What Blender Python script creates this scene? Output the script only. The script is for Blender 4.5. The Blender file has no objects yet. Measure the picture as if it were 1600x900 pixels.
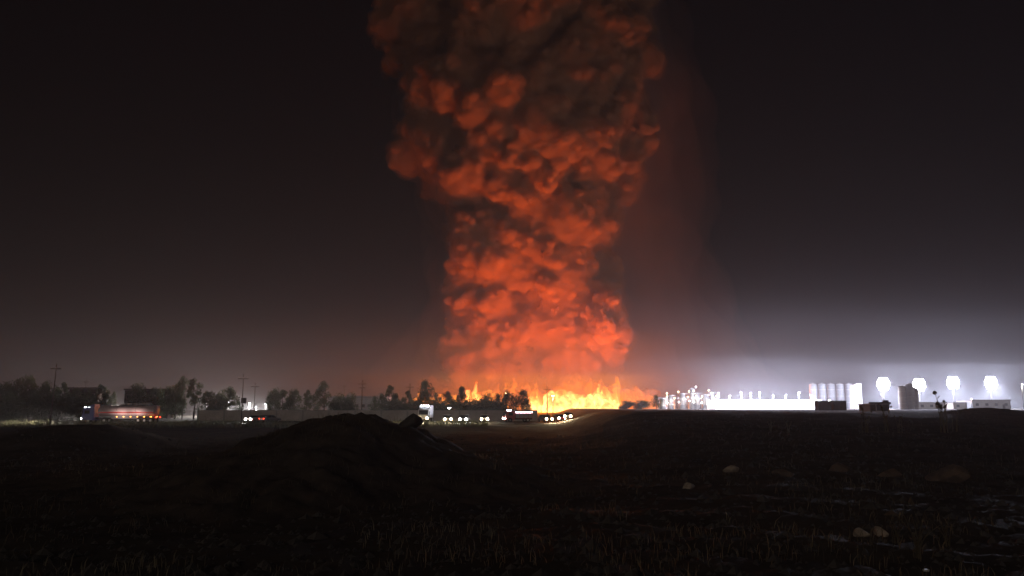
import bpy, bmesh, math, random
import numpy as np
from mathutils import Vector, Matrix, noise
random.seed(7); rng = np.random.default_rng(7)
R = math.radians
scene = bpy.context.scene
C = scene.collection

# ------------------------------------------------------------------ camera
FPX, TILT, CAMZ = 1244.0, R(8.55), 3.0
cd = bpy.data.cameras.new('camera'); cd.sensor_width = 36; cd.lens = FPX / 1600 * 36
cd.clip_start = 0.1; cd.clip_end = 6000
cam = bpy.data.objects.new('camera', cd); C.objects.link(cam)
cam.location = (0, 0, CAMZ); cam.rotation_euler = (R(90) + TILT, 0, 0)
scene.camera = cam

# ------------------------------------------------------------------ night sky
w = bpy.data.worlds.new('World'); scene.world = w; w.use_nodes = True
nt = w.node_tree; nt.nodes.clear()
sky = nt.nodes.new('ShaderNodeTexSky'); sky.sky_type = 'NISHITA'; sky.sun_disc = False
sky.sun_elevation = R(-4.0); sky.sun_rotation = R(180); sky.air_density = 1.0; sky.dust_density = 0.3; sky.ozone_density = 5.0
bg = nt.nodes.new('ShaderNodeBackground'); bg.inputs['Strength'].default_value = 0.03
wo = nt.nodes.new('ShaderNodeOutputWorld')
nt.links.new(sky.outputs[0], bg.inputs[0]); nt.links.new(bg.outputs[0], wo.inputs[0])

# faint warm fill light added behind the camera (night: sun lamp turned far down)
sl = bpy.data.lights.new('fill_sun', 'SUN'); sl.energy = 0.19; sl.angle = R(0.5); sl.color = (1.0, 0.86, 0.72)
so = bpy.data.objects.new('fill_sun', sl); C.objects.link(so); so.rotation_euler = (R(78), 0, R(-24))

vs = scene.view_settings; vs.view_transform = 'Standard'; vs.look = 'None'; vs.exposure = 0.0; vs.gamma = 1.0
vs.use_curve_mapping = False
cy = scene.cycles
cy.use_denoising = True
try: cy.denoiser = 'OPENIMAGEDENOISE'
except Exception: pass
cy.max_bounces = 6; cy.diffuse_bounces = 2; cy.glossy_bounces = 2; cy.transmission_bounces = 2
cy.volume_bounces = 1; cy.transparent_max_bounces = 64
cy.sample_clamp_indirect = 4.0; cy.sample_clamp_direct = 0.0
cy.use_light_tree = True
cy.use_adaptive_sampling = True; cy.adaptive_threshold = 0.045; cy.adaptive_min_samples = 16

FIRE = (1.0, 0.225, 0.004)
FIRE_POWER = 4.8e6          # watts shared over the burning yard
HAZE_DENSITY = 0.00001
MIST_DENSITY = 0.0004
VEIL_DENSITY = 0.0012

# ------------------------------------------------------------------ placing helpers
ct, st_ = math.cos(TILT), math.sin(TILT)
def ray(px, py):
    u, v = (px - 800) / FPX, (450 - py) / FPX
    return u, ct - v * st_, st_ + v * ct           # x, y, z
def at(px, py, Y):
    x, y, z = ray(px, py); k = Y / y
    return Vector((x * k, Y, CAMZ + z * k))
def smooth(a, b, x):
    t = np.clip((x - a) / (b - a), 0, 1); return t * t * (3 - 2 * t)
def fb(x, y):                                        # cheap rolling unevenness
    return (np.sin(x * .31 + 1.3 * np.sin(y * .17)) * np.cos(y * .23 + .8 * np.sin(x * .13 + 2)) * .5
            + np.sin(x * .83 + y * .61 + 1.1) * np.cos(y * .97 - x * .37) * .22)
def ground_h(x, y):
    x = np.asarray(x, float); y = np.asarray(y, float)
    edge = 1.0 + y * .055
    h = 2.35 * smooth(22, 105, y) * smooth(edge - 2, edge + 9, x)
    h = h + .30 * smooth(60, 120, y) * smooth(60, 14, x) * smooth(edge, edge + 9, x)
    amp = .10 + .06 * smooth(6, 30, y) * smooth(120, 60, y)
    flat = 1 - smooth(125, 140, y) * smooth(10, 0, x - edge)
    h = h + fb(x, y) * amp * (flat + .04)
    h = h - .25 * smooth(60, 110, y) * smooth(-2, -20, x) * smooth(141, 128, y)   # shallow ditch before the left road
    h = h + 1.35 * np.exp(-((y - 60) / 7.5) ** 2) * smooth(-22, -31, x) * (1 + .25 * np.sin(x * .35))   # dark bank on the left
    return h
def gh(x, y): return float(ground_h(x, y))
def ground_at(px, py):
    dx, dy, dz = ray(px, py); k = 6.0
    while k < 900:
        if CAMZ + dz * k <= gh(dx * k, dy * k): break
        k *= 1.004
    return Vector((dx * k, dy * k, gh(dx * k, dy * k)))

# ------------------------------------------------------------------ materials
def mat(name, col, rough=.9, var=.35, scale=1.5, metal=0.0, col2=None, bump=0.0, spec=.3):
    m = bpy.data.materials.new(name); m.use_nodes = True; n = m.node_tree.nodes; l = m.node_tree.links
    b = n['Principled BSDF']; b.inputs['Roughness'].default_value = rough; b.inputs['Metallic'].default_value = metal
    b.inputs['Specular IOR Level'].default_value = spec
    tc = n.new('ShaderNodeTexCoord'); nz = n.new('ShaderNodeTexNoise'); nz.inputs['Scale'].default_value = scale
    nz.inputs['Detail'].default_value = 7; nz.inputs['Roughness'].default_value = .65
    l.new(tc.outputs['Object'], nz.inputs['Vector'])
    r = n.new('ShaderNodeValToRGB'); r.color_ramp.elements[0].position = .32; r.color_ramp.elements[1].position = .7
    c2 = col2 or tuple(c * (1 + var) for c in col); c1 = tuple(c * (1 - var) for c in col) if col2 is None else col
    r.color_ramp.elements[0].color = (*c1, 1); r.color_ramp.elements[1].color = (*c2, 1)
    l.new(nz.outputs['Fac'], r.inputs['Fac']); l.new(r.outputs['Color'], b.inputs['Base Color'])
    if bump:
        bp = n.new('ShaderNodeBump'); bp.inputs['Strength'].default_value = bump; bp.inputs['Distance'].default_value = .1
        l.new(nz.outputs['Fac'], bp.inputs['Height']); l.new(bp.outputs['Normal'], b.inputs['Normal'])
    return m
def glow(name, col, strength):
    m = bpy.data.materials.new(name); m.use_nodes = True; n = m.node_tree.nodes; l = m.node_tree.links
    n.remove(n['Principled BSDF']); e = n.new('ShaderNodeEmission')
    e.inputs[0].default_value = (*col, 1); e.inputs[1].default_value = strength
    l.new(e.outputs[0], n['Material Output'].inputs['Surface'])
    m.cycles.emission_sampling = 'NONE'
    return m
M = dict(
    soil=mat('soil', (.045, .034, .024), .95, .5, .35, col2=(.11, .085, .06), bump=.6, spec=.03),
    mound=mat('mound_earth', (.05, .038, .028), .95, .4, .9, col2=(.12, .09, .065), bump=.8, spec=.03),
    asphalt=mat('asphalt', (.05, .05, .052), .85, .25, 3),
    paint=mat('road_paint', (.7, .7, .66), .7, .15, 2),
    rock=mat('rock', (.26, .20, .15), .9, .3, 2.2, col2=(.58, .47, .36), bump=.7),
    rockbrown=mat('brown_rock', (.09, .06, .042), .95, .3, 2.2, col2=(.19, .13, .09), bump=.7),
    rockdark=mat('dark_rock', (.07, .06, .05), .9, .3, 2.2, bump=.7),
    grass=mat('grass', (.07, .085, .035), .8, .3, .5, col2=(.26, .24, .14)),
    drygrass=mat('dry_grass', (.09, .07, .035), .85, .3, .6, col2=(.2, .16, .09)),
    leaf=mat('leaf', (.03, .05, .02), .7, .3, .6, col2=(.08, .10, .045)),
    bark=mat('bark', (.07, .055, .04), .95, .3, 4, bump=.5),
    wood=mat('pole_wood', (.10, .085, .07), .9, .3, 5),
    steel=mat('galvanised_steel', (.35, .36, .37), .5, .15, 3, metal=.6),
    concrete=mat('concrete', (.32, .29, .26), .9, .2, .6, bump=.2),
    wallpaint=mat('wall_plaster', (.42, .36, .31), .9, .2, .35, bump=.15),
    darkwall=mat('dark_brick_wall', (.05, .042, .036), .9, .25, .8),
    greywall=mat('grey_cladding', (.28, .28, .29), .8, .15, .5),
    whitewall=mat('white_cladding', (.75, .75, .74), .7, .08, .4),
    roof=mat('roof_sheet', (.16, .15, .15), .7, .2, .8),
    glass=mat('dark_glass', (.02, .022, .025), .12, .2, 1, spec=.6),
    rubber=mat('rubber', (.02, .02, .02), .95, .2, 6, spec=.05),
    rim=mat('rim_metal', (.4, .4, .4), .4, .15, 5, metal=.8),
    blue=mat('blue_paint', (.03, .05, .22), .35, .15, 2, spec=.5),
    pale=mat('pale_pink_tank_paint', (.62, .50, .52), .4, .1, 1.2, spec=.5),
    red=mat('red_paint', (.42, .04, .03), .4, .15, 2, spec=.5),
    white=mat('white_paint', (.75, .74, .72), .4, .08, 2, spec=.5),
    grey=mat('grey_paint', (.12, .12, .13), .4, .15, 2, spec=.5),
    black=mat('black_metal', (.03, .03, .03), .6, .2, 4),
    lampwhite=glow('white_lamp', (.93, .95, 1.0), 60),
    lampwarm=glow('warm_lamp', (1.0, .72, .40), 40),
    lamphead=glow('headlamp', (1.0, .93, .82), 60),
    lamporange=glow('orange_lamp', (1.0, .34, .06), 9),
    lampred=glow('red_lamp', (1.0, .05, .02), 8),
    lampblue=glow('beacon_lamp', (.8, .85, 1.0), 25),
)

def translucent(m, f):
    n = m.node_tree.nodes; l = m.node_tree.links; b = n['Principled BSDF']; t = n.new('ShaderNodeBsdfTranslucent'); mx = n.new('ShaderNodeMixShader'); mx.inputs[0].default_value = f
    l.new(b.inputs['Base Color'].links[0].from_socket, t.inputs[0]); l.new(b.outputs[0], mx.inputs[1]); l.new(t.outputs[0], mx.inputs[2]); l.new(mx.outputs[0], n['Material Output'].inputs['Surface'])
for k_ in ('grass', 'drygrass', 'leaf'): translucent(M[k_], .4)

# ------------------------------------------------------------------ mesh helpers
class MB:
    def __init__(s): s.v = []; s.f = []
    def add(s, vs_, fs):
        o = len(s.v); s.v += [tuple(v) for v in vs_]; s.f += [tuple(i + o for i in f) for f in fs]; return s
    def box(s, cx, cy_, cz, sx, sy, sz, rz=0, taper=1.0):
        c, q = math.cos(rz), math.sin(rz); vs_ = []
        for k, t in ((-.5, 1.0), (.5, taper)):
            for i, j in ((-.5, -.5), (.5, -.5), (.5, .5), (-.5, .5)):
                x, y = i * sx * t, j * sy * t
                vs_.append((cx + x * c - y * q, cy_ + x * q + y * c, cz + k * sz))
        return s.add(vs_, [(0, 3, 2, 1), (4, 5, 6, 7), (0, 1, 5, 4), (1, 2, 6, 5), (2, 3, 7, 6), (3, 0, 4, 7)])
    def tube(s, a, b, r0, r1=None, n=8, caps=True):
        r1 = r0 if r1 is None else r1; a = Vector(a); b = Vector(b); d = (b - a).normalized()
        u = d.orthogonal().normalized(); q = d.cross(u); vs_ = []
        for p, r in ((a, r0), (b, r1)):
            for k in range(n):
                t = 2 * math.pi * k / n; vs_.append(p + (u * math.cos(t) + q * math.sin(t)) * r)
        fs = [(k, (k + 1) % n, n + (k + 1) % n, n + k) for k in range(n)]
        if caps: fs += [tuple(range(n - 1, -1, -1)), tuple(range(n, 2 * n))]
        return s.add(vs_, fs)
    def lathe(s, prof, org=(0, 0, 0), n=16, axis='z'):
        vs_ = []
        for r, z in prof:
            for k in range(n):
                t = 2 * math.pi * k / n; a, b = r * math.cos(t), r * math.sin(t)
                p = (a, b, z) if axis == 'z' else ((z, a, b) if axis == 'x' else (a, z, b))
                vs_.append((p[0] + org[0], p[1] + org[1], p[2] + org[2]))
        fs = []
        for i in range(len(prof) - 1):
            for k in range(n):
                fs.append((i * n + k, i * n + (k + 1) % n, (i + 1) * n + (k + 1) % n, (i + 1) * n + k))
        fs += [tuple(range(n - 1, -1, -1)), tuple((len(prof) - 1) * n + k for k in range(n))]
        return s.add(vs_, fs)
    def prism(s, pts, y0, y1):                      # outline in x,z pulled along y
        n = len(pts); vs_ = [(x, y0, z) for x, z in pts] + [(x, y1, z) for x, z in pts]
        fs = [(k, (k + 1) % n, n + (k + 1) % n, n + k) for k in range(n)] + [tuple(range(n - 1, -1, -1)), tuple(range(n, 2 * n))]
        return s.add(vs_, fs)
    def build(s, name, material, parent=None, loc=(0, 0, 0), smooth_=False, bevel=0):
        me = bpy.data.meshes.new(name); me.from_pydata(s.v, [], s.f); me.update()
        b = bmesh.new(); b.from_mesh(me); bmesh.ops.recalc_face_normals(b, faces=b.faces); b.to_mesh(me); b.free()
        me.materials.append(material)
        if smooth_: me.polygons.foreach_set('use_smooth', [True] * len(me.polygons))
        o = bpy.data.objects.new(name, me); C.objects.link(o); o.location = loc
        if parent is not None: o.parent = parent
        if bevel:
            bv = o.modifiers.new('bevel', 'BEVEL'); bv.width = bevel; bv.segments = 2; bv.limit_method = 'ANGLE'
        return o
def tag(o, label=None, cat=None, group=None, kind=None):
    if label: o['label'] = label
    if cat:
        o['category'] = cat
        if not kind: o['kind'] = 'thing'
    if group: o['group'] = group
    if kind: o['kind'] = kind
    return o
def empty(name, loc, rz=0, label=None, cat=None, group=None):
    o = bpy.data.objects.new(name, None); C.objects.link(o); o.location = loc; o.rotation_euler = (0, 0, rz); o.empty_display_size = .3
    return tag(o, label, cat, group)
def copy_tree(o, parent=None):
    c = o.copy(); C.objects.link(c); c.parent = parent
    for ch in o.children: copy_tree(ch, c)
    return c
def point(name, loc, power, col, radius=.3, parent=None, spot=None, rot=None):
    l = bpy.data.lights.new(name, 'SPOT' if spot else 'POINT'); l.energy = power; l.color = col; l.shadow_soft_size = radius
    if spot: l.spot_size = R(spot); l.spot_blend = .6
    o = bpy.data.objects.new(name, l); C.objects.link(o); o.location = loc
    if rot: o.rotation_euler = rot
    if parent is not None: o.parent = parent
    return o

# ------------------------------------------------------------------ ground, road
def axis(fine, lim, step, g):
    a = [0.0]; d = step
    while a[-1] < lim:
        if a[-1] > fine: d *= g
        a.append(a[-1] + d)
    a[-1] = lim
    return a
xa = axis(30, 1490, .26, 1.06); xs = np.array([-v for v in reversed(xa[1:])] + xa)
ya = axis(46, 1590, .26, 1.03); ys = np.array([-40, -20, -8] + ya)
X, Y = np.meshgrid(xs, ys); Z = ground_h(X, Y)
rough = np.array([noise.noise((x * 2.3, y * 2.3, 6)) * .07 + noise.noise((x * 4.9, y * 4.9, 8)) * .04 + noise.noise((x * 1.3, y * 1.3, 0)) * .06 + noise.noise((x * .45, y * .45, 3)) * .09 for x, y in zip(X.ravel(), Y.ravel())]).reshape(X.shape)
Z = Z + rough * smooth(130, 60, Y)
nx, ny = len(xs), len(ys)
vv = np.stack([X.ravel(), Y.ravel(), Z.ravel()], 1)
idx = np.arange(nx * ny).reshape(ny, nx)
ff = np.stack([idx[:-1, :-1].ravel(), idx[:-1, 1:].ravel(), idx[1:, 1:].ravel(), idx[1:, :-1].ravel()], 1)
me = bpy.data.meshes.new('ground'); me.from_pydata(vv.tolist(), [], ff.tolist()); me.materials.append(M['soil'])
me.polygons.foreach_set('use_smooth', [True] * len(me.polygons))
ground = bpy.data.objects.new('ground', me); C.objects.link(ground)
tag(ground, 'dark uneven earth field running back to the road', 'ground', kind='structure')

ROADY = 153.0
def strip(name, x0, x1, y0, y1, dz, material, seg=60):
    m = MB(); xs_ = [x0 + (x1 - x0) * k / seg for k in range(seg + 1)]
    vs_ = [(x, y0, gh(x, (y0 + y1) / 2) + dz) for x in xs_] + [(x, y1, gh(x, (y0 + y1) / 2) + dz) for x in xs_]
    m.add(vs_, [(k, k + 1, seg + 2 + k, seg + 1 + k) for k in range(seg)])
    return m.build(name, material)
tag(strip('road', -420, 6, ROADY - 4, ROADY + 4, .09, M['asphalt'], 90), 'asphalt road crossing behind the grass verge', 'road', kind='structure')
road = bpy.data.objects['road']
for dy in (-3.6, 3.6):
    o = strip('edge_line', -420, 6, ROADY + dy - .08, ROADY + dy + .08, .096, M['paint'], 90); o.parent = road
dash = None
for k in range(34):
    if dash is None:
        dash = MB().box(0, 0, 0, 3, .14, .006).build('centre_dash', M['paint'], road); o = dash
    else:
        o = dash.copy(); C.objects.link(o)
    o.location = (-120 + 6 + k * 3.6 * 1.0, ROADY, gh(-120 + 6 + k * 3.6, ROADY) + .099); o.parent = road

# ------------------------------------------------------------------ smoke column
def puff_cloud(rows, depth_y, n_prim, seed, deep=.8, lean=0.0, child=(7, 5), bulge=None):
    """rows: (py, px_left, px_right) of the outline; returns centres and radii of a heap of puffs."""
    g = np.random.default_rng(seed)
    tab = []
    for py, l, r in rows:
        a, b = at(l, py, depth_y), at(r, py, depth_y); tab.append((a.z, (a.x + b.x) / 2, (b.x - a.x) / 2))
    tab.sort(); tz, tx, tr = map(np.array, zip(*tab))
    P, Rr = [], []
    z0, z1 = tz[0], tz[-1]
    z = z0
    while z < z1:                                    # solid core
        r = np.interp(z, tz, tr); P.append((np.interp(z, tz, tx), depth_y + lean * z, z)); Rr.append(r * .56); z += r * .22
    for i in range(n_prim):
        z = z0 + (z1 - z0) * ((i + g.random()) / n_prim); r = np.interp(z, tz, tr); cx = np.interp(z, tz, tx)
        a = g.random() * 2 * math.pi
        rp = r * (.10 + .32 * g.random() ** 1.7); q = (r * g.uniform(.88, 1.04) - rp * g.uniform(.6, 1.1)) * (1 + .22 * noise.noise((math.cos(a) * r / 42 + seed, math.sin(a) * r / 42, z / 48)))
        bf = 1.0 if bulge is None else bulge(z)
        p = np.array((cx + q * math.cos(a), depth_y + lean * z + q * deep * math.sin(a) * (bf if math.sin(a) < 0 else 1), z + g.normal() * rp * .3))
        P.append(tuple(p)); Rr.append(rp)
        out = np.array((math.cos(a), math.sin(a), 0))
        for _ in range(child[0]):
            d = g.normal(size=3) + out * .7; d /= np.linalg.norm(d); rs = rp * g.uniform(.3, .55); ps = p + d * rp * g.uniform(.75, 1.0)
            P.append(tuple(ps)); Rr.append(rs)
            for _ in range(child[1]):
                e = g.normal(size=3) + d * .8; e /= np.linalg.norm(e); rt = rs * g.uniform(.25, .5)
                P.append(tuple(ps + e * rs * .92)); Rr.append(rt)
    return P, Rr

def puffs_to_mesh(name, P, Rr, voxel, amp, material):
    me = bpy.data.meshes.new(name + '_points'); me.from_pydata(P, [], [])
    at_ = me.attributes.new('rad', 'FLOAT', 'POINT'); at_.data.foreach_set('value', Rr)
    tmp = bpy.data.objects.new('tmp', me); C.objects.link(tmp)
    ng = bpy.data.node_groups.new('puffs', 'GeometryNodeTree')
    ng.interface.new_socket('Geometry', in_out='INPUT', socket_type='NodeSocketGeometry')
    ng.interface.new_socket('Geometry', in_out='OUTPUT', socket_type='NodeSocketGeometry')
    N, L = ng.nodes, ng.links
    gi, go = N.new('NodeGroupInput'), N.new('NodeGroupOutput')
    na = N.new('GeometryNodeInputNamedAttribute'); na.data_type = 'FLOAT'; na.inputs['Name'].default_value = 'rad'
    mp = N.new('GeometryNodeMeshToPoints'); L.new(gi.outputs[0], mp.inputs['Mesh']); L.new(na.outputs['Attribute'], mp.inputs['Radius'])
    pv = N.new('GeometryNodePointsToVolume')
    try: pv.resolution_mode = 'VOXEL_SIZE'
    except Exception: pass
    pv.inputs['Voxel Size'].default_value = voxel; pv.inputs['Density'].default_value = 1
    L.new(mp.outputs[0], pv.inputs['Points']); L.new(na.outputs['Attribute'], pv.inputs['Radius'])
    vm = N.new('GeometryNodeVolumeToMesh'); vm.inputs['Threshold'].default_value = .1
    L.new(pv.outputs[0], vm.inputs['Volume'])
    prev = vm.outputs[0]
    pos = N.new('GeometryNodeInputPosition')
    for sc, a, kind in amp:
        nrm = N.new('GeometryNodeInputNormal')
        if kind == 'v':
            wn = N.new('ShaderNodeTexNoise'); wn.inputs['Scale'].default_value = sc * .8; L.new(pos.outputs[0], wn.inputs['Vector'])
            wm = N.new('ShaderNodeVectorMath'); wm.operation = 'MULTIPLY_ADD'; L.new(wn.outputs['Color'], wm.inputs[0])
            wm.inputs[1].default_value = (.9 / sc,) * 3; L.new(pos.outputs[0], wm.inputs[2])
            tx = N.new('ShaderNodeTexVoronoi'); tx.feature = 'SMOOTH_F1'; tx.inputs['Scale'].default_value = sc; tx.inputs['Smoothness'].default_value = .25
            L.new(wm.outputs[0], tx.inputs['Vector'])
            mm = N.new('ShaderNodeMath'); mm.operation = 'MULTIPLY_ADD'; L.new(tx.outputs['Distance'], mm.inputs[0]); mm.inputs[1].default_value = -a * 1.6; mm.inputs[2].default_value = a * .75
        else:
            tx = N.new('ShaderNodeTexNoise'); tx.inputs['Scale'].default_value = sc; tx.inputs['Detail'].default_value = 4; L.new(pos.outputs[0], tx.inputs['Vector'])
            mm = N.new('ShaderNodeMath'); mm.operation = 'MULTIPLY_ADD'; L.new(tx.outputs['Fac'], mm.inputs[0]); mm.inputs[1].default_value = a * 2; mm.inputs[2].default_value = -a
        vs2 = N.new('ShaderNodeVectorMath'); vs2.operation = 'SCALE'; L.new(nrm.outputs[0], vs2.inputs[0]); L.new(mm.outputs[0], vs2.inputs['Scale'])
        sp = N.new('GeometryNodeSetPosition'); L.new(prev, sp.inputs['Geometry']); L.new(vs2.outputs[0], sp.inputs['Offset']); prev = sp.outputs[0]
    L.new(prev, go.inputs[0])
    md = tmp.modifiers.new('puffs', 'NODES'); md.node_group = ng
    dg = bpy.context.evaluated_depsgraph_get(); dg.update()
    out = bpy.data.meshes.new_from_object(tmp.evaluated_get(dg), depsgraph=dg)
    bpy.data.objects.remove(tmp); bpy.data.meshes.remove(me)
    out.name = name; out.materials.clear(); out.materials.append(material)
    out.polygons.foreach_set('use_smooth', [True] * len(out.polygons))
    o = bpy.data.objects.new(name, out); C.objects.link(o)
    pass
    return o

def smoke_mat(name, col, density, cover, rad):
    m = bpy.data.materials.new(name); m.use_nodes = True; n = m.node_tree.nodes; l = m.node_tree.links
    n.remove(n['Principled BSDF']); out = n['Material Output']
    v = n.new('ShaderNodeVolumePrincipled'); v.inputs['Color'].default_value = (*col, 1); v.inputs['Density'].default_value = density
    v.inputs['Anisotropy'].default_value = .1
    l.new(v.outputs[0], out.inputs['Volume'])
    d = n.new('ShaderNodeBsdfDiffuse'); d.inputs['Color'].default_value = (*col, 1)
    t = n.new('ShaderNodeBsdfTransparent'); mx = n.new('ShaderNodeMixShader'); mx.inputs[0].default_value = cover
    l.new(t.outputs[0], mx.inputs[1]); l.new(d.outputs[0], mx.inputs[2]); l.new(mx.outputs[0], out.inputs['Surface'])
    return m
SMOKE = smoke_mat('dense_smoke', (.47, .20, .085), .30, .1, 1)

front_rows = [(640, 768, 980), (600, 778, 966), (560, 772, 958), (520, 742, 960), (480, 722, 955), (430, 710, 952), (380, 715, 955), (330, 702, 968),
              (280, 672, 972), (220, 652, 1005), (150, 656, 988), (70, 634, 996), (0, 618, 998), (-80, 600, 1005), (-130, 600, 1005)]
back_rows = [(640, 662, 800), (600, 668, 800), (560, 684, 800), (520, 700, 810), (470, 704, 830), (430, 716, 830)]
P, Rr = puff_cloud(front_rows, 620, 460, 21, bulge=lambda z: 1.0 - .4 * float(smooth(150, 270, z)))
P2, R2 = puff_cloud(back_rows, 612, 90, 5)
P3, R3 = puff_cloud([(552, 930, 972), (520, 910, 992), (490, 912, 988), (462, 930, 968)], 575, 40, 9)
PP, RR = P + P2 + P3, Rr + R2 + R3
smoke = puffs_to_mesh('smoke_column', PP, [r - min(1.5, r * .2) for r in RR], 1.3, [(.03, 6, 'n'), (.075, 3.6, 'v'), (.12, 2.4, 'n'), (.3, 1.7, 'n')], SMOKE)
def thin_mat(name, col, density, g_):
    m = bpy.data.materials.new(name); m.use_nodes = True; n = m.node_tree.nodes; n.remove(n['Principled BSDF'])
    v = n.new('ShaderNodeVolumePrincipled'); v.inputs['Color'].default_value = (*col, 1); v.inputs['Density'].default_value = density; v.inputs['Anisotropy'].default_value = g_
    m.node_tree.links.new(v.outputs[0], n['Material Output'].inputs['Volume']); return m
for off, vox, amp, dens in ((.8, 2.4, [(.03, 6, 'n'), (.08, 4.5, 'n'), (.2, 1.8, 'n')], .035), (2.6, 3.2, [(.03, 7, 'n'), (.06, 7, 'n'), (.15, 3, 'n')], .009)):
    big = [(p_, r_ + off) for p_, r_ in zip(PP, RR) if r_ > 2.0]
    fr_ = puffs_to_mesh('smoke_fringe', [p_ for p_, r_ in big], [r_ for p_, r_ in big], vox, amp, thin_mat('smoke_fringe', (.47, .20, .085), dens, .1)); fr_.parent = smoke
veil_rows = [(640, 700, 1010), (560, 715, 995), (480, 722, 985), (400, 722, 985), (300, 705, 1000), (200, 680, 1020), (100, 665, 1015), (0, 650, 1010), (-100, 640, 1010)]
vm_ = bpy.data.materials.new('thin_smoke'); vm_.use_nodes = True; n_ = vm_.node_tree.nodes; n_.remove(n_['Principled BSDF'])
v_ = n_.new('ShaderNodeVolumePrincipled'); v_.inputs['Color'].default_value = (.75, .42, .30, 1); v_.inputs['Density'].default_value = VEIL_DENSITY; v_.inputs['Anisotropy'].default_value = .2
vm_.node_tree.links.new(v_.outputs[0], n_['Material Output'].inputs['Volume'])
vr = np.array(veil_rows, float)[::-1]; vys = np.linspace(-100, 640, 46)
kern = np.ones(7) / 7
vl = np.convolve(np.pad(np.interp(vys, vr[:, 0], vr[:, 1]), 3, 'edge'), kern, 'valid'); vrr = np.convolve(np.pad(np.interp(vys, vr[:, 0], vr[:, 2]), 3, 'edge'), kern, 'valid')
for kx in (1.1, 1.25, 1.42, 1.62, 1.85, 2.1):           # ever thinner smoke outwards
    vs_, fs = [], []; nn = 48
    for py, l_, r_ in zip(vys, vl, vrr):
        p0, p1 = at(l_, py, 650), at(r_, py, 650); k2 = 1 + (kx - 1) * (.08 + .92 * max(0, min(1, (py + 60) / 700)) ** 1.2)
        for q in range(nn):
            an = 2 * math.pi * q / nn; c_, s2 = math.cos(an), math.sin(an)
            rad = (p1.x - p0.x) / 2 * k2 * (1 + .24 * noise.noise((c_ * 1.2, s2 * 1.2, py * .008 + kx * 7)) + .12 * noise.noise((c_ * 2.6, s2 * 2.6, py * .02 + kx * 5)))
            vs_.append(((p0.x + p1.x) / 2 + 30 * (k2 - 1) + rad * c_, 650 + rad * s2 * .6, max(p0.z, 1.0) + (kx - 1) * 6))
    R_ = len(vys)
    for i_ in range(R_ - 1):
        for q in range(nn): fs.append((i_ * nn + q, i_ * nn + (q + 1) % nn, (i_ + 1) * nn + (q + 1) % nn, (i_ + 1) * nn + q))
    fs += [tuple(range(nn - 1, -1, -1)), tuple((R_ - 1) * nn + q for q in range(nn))]
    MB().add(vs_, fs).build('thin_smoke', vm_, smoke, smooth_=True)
tag(smoke, 'towering column of billowing smoke lit orange from the fire below', 'smoke column', kind='thing')

# ------------------------------------------------------------------ fires in the burning yard
def flame_mat(name, hot, cool, strength, h, dense):
    m = bpy.data.materials.new(name); m.use_nodes = True; n = m.node_tree.nodes; l = m.node_tree.links
    n.remove(n['Principled BSDF']); out = n['Material Output']
    tc = n.new('ShaderNodeTexCoord'); sx = n.new('ShaderNodeSeparateXYZ'); l.new(tc.outputs['Object'], sx.inputs[0])
    nz = n.new('ShaderNodeTexNoise'); nz.inputs['Scale'].default_value = .10; nz.inputs['Detail'].default_value = 2.5; nz.inputs['Distortion'].default_value = .8
    mpg = n.new('ShaderNodeMapping'); mpg.inputs['Scale'].default_value = (1, 1, .8); l.new(tc.outputs['Object'], mpg.inputs['Vector']); l.new(mpg.outputs[0], nz.inputs['Vector'])
    a = n.new('ShaderNodeMath'); a.operation = 'MULTIPLY_ADD'; l.new(nz.outputs['Fac'], a.inputs[0]); a.inputs[1].default_value = 2.8
    b = n.new('ShaderNodeMath'); b.operation = 'MULTIPLY_ADD'; l.new(sx.outputs['Z'], b.inputs[0]); b.inputs[1].default_value = 1 / h; b.inputs[2].default_value = -1.12
    l.new(b.outputs[0], a.inputs[2])
    r = n.new('ShaderNodeValToRGB'); r.color_ramp.elements[0].color = (*hot, 1); r.color_ramp.elements[1].color = (*cool, 1)
    r.color_ramp.elements[0].position = .1; r.color_ramp.elements[1].position = .75
    l.new(a.outputs[0], r.inputs[0])
    e = n.new('ShaderNodeEmission'); l.new(r.outputs[0], e.inputs[0]); e.inputs[1].default_value = strength
    t = n.new('ShaderNodeBsdfTransparent'); mx = n.new('ShaderNodeMixShader')
    ar = n.new('ShaderNodeMapRange'); l.new(a.outputs[0], ar.inputs[0])
    ar.inputs[1].default_value = .2; ar.inputs[2].default_value = 1.0; ar.inputs[3].default_value = dense; ar.inputs[4].default_value = .03
    l.new(ar.outputs[0], mx.inputs[0]); l.new(t.outputs[0], mx.inputs[1]); l.new(e.outputs[0], mx.inputs[2]); l.new(mx.outputs[0], out.inputs['Surface'])
    m.cycles.emission_sampling = 'NONE'
    return m
FM = [flame_mat('white_hot_flame', (1, .46, .13), (.5, .08, .005), 4.5, 19, .8), flame_mat('yellow_flame', (1, .31, .03), (.35, .045, .003), 2.0, 24, .55), flame_mat('orange_flame', (1, .22, .02), (.35, .035, .002), 1.4, 26, .42)]
def flame_puffs(h, wd, seed):
    g = random.Random(seed); P_, R_ = [], []; ph, ph2 = g.uniform(0, 6), g.uniform(0, 6); n = 12
    for i in range(n):
        t = i / (n - 1); r = wd * (.55 + .45 * math.sin(math.pi * (t * .7 + .25))) * (1 - t * .85) ** .6 + .3
        c = (math.sin(ph + t * 4.5) * wd * .6 * t, math.cos(ph2 + t * 3.6) * wd * .4 * t, t * h)
        P_.append(c); R_.append(r)
        for _ in range(4):
            d = Vector((g.gauss(0, 1), g.gauss(0, 1), g.gauss(0, .8))).normalized(); P_.append((c[0] + d.x * r, c[1] + d.y * r, max(0, c[2] + d.z * r))); R_.append(r * g.uniform(.25, .55))
    return P_, R_
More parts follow.
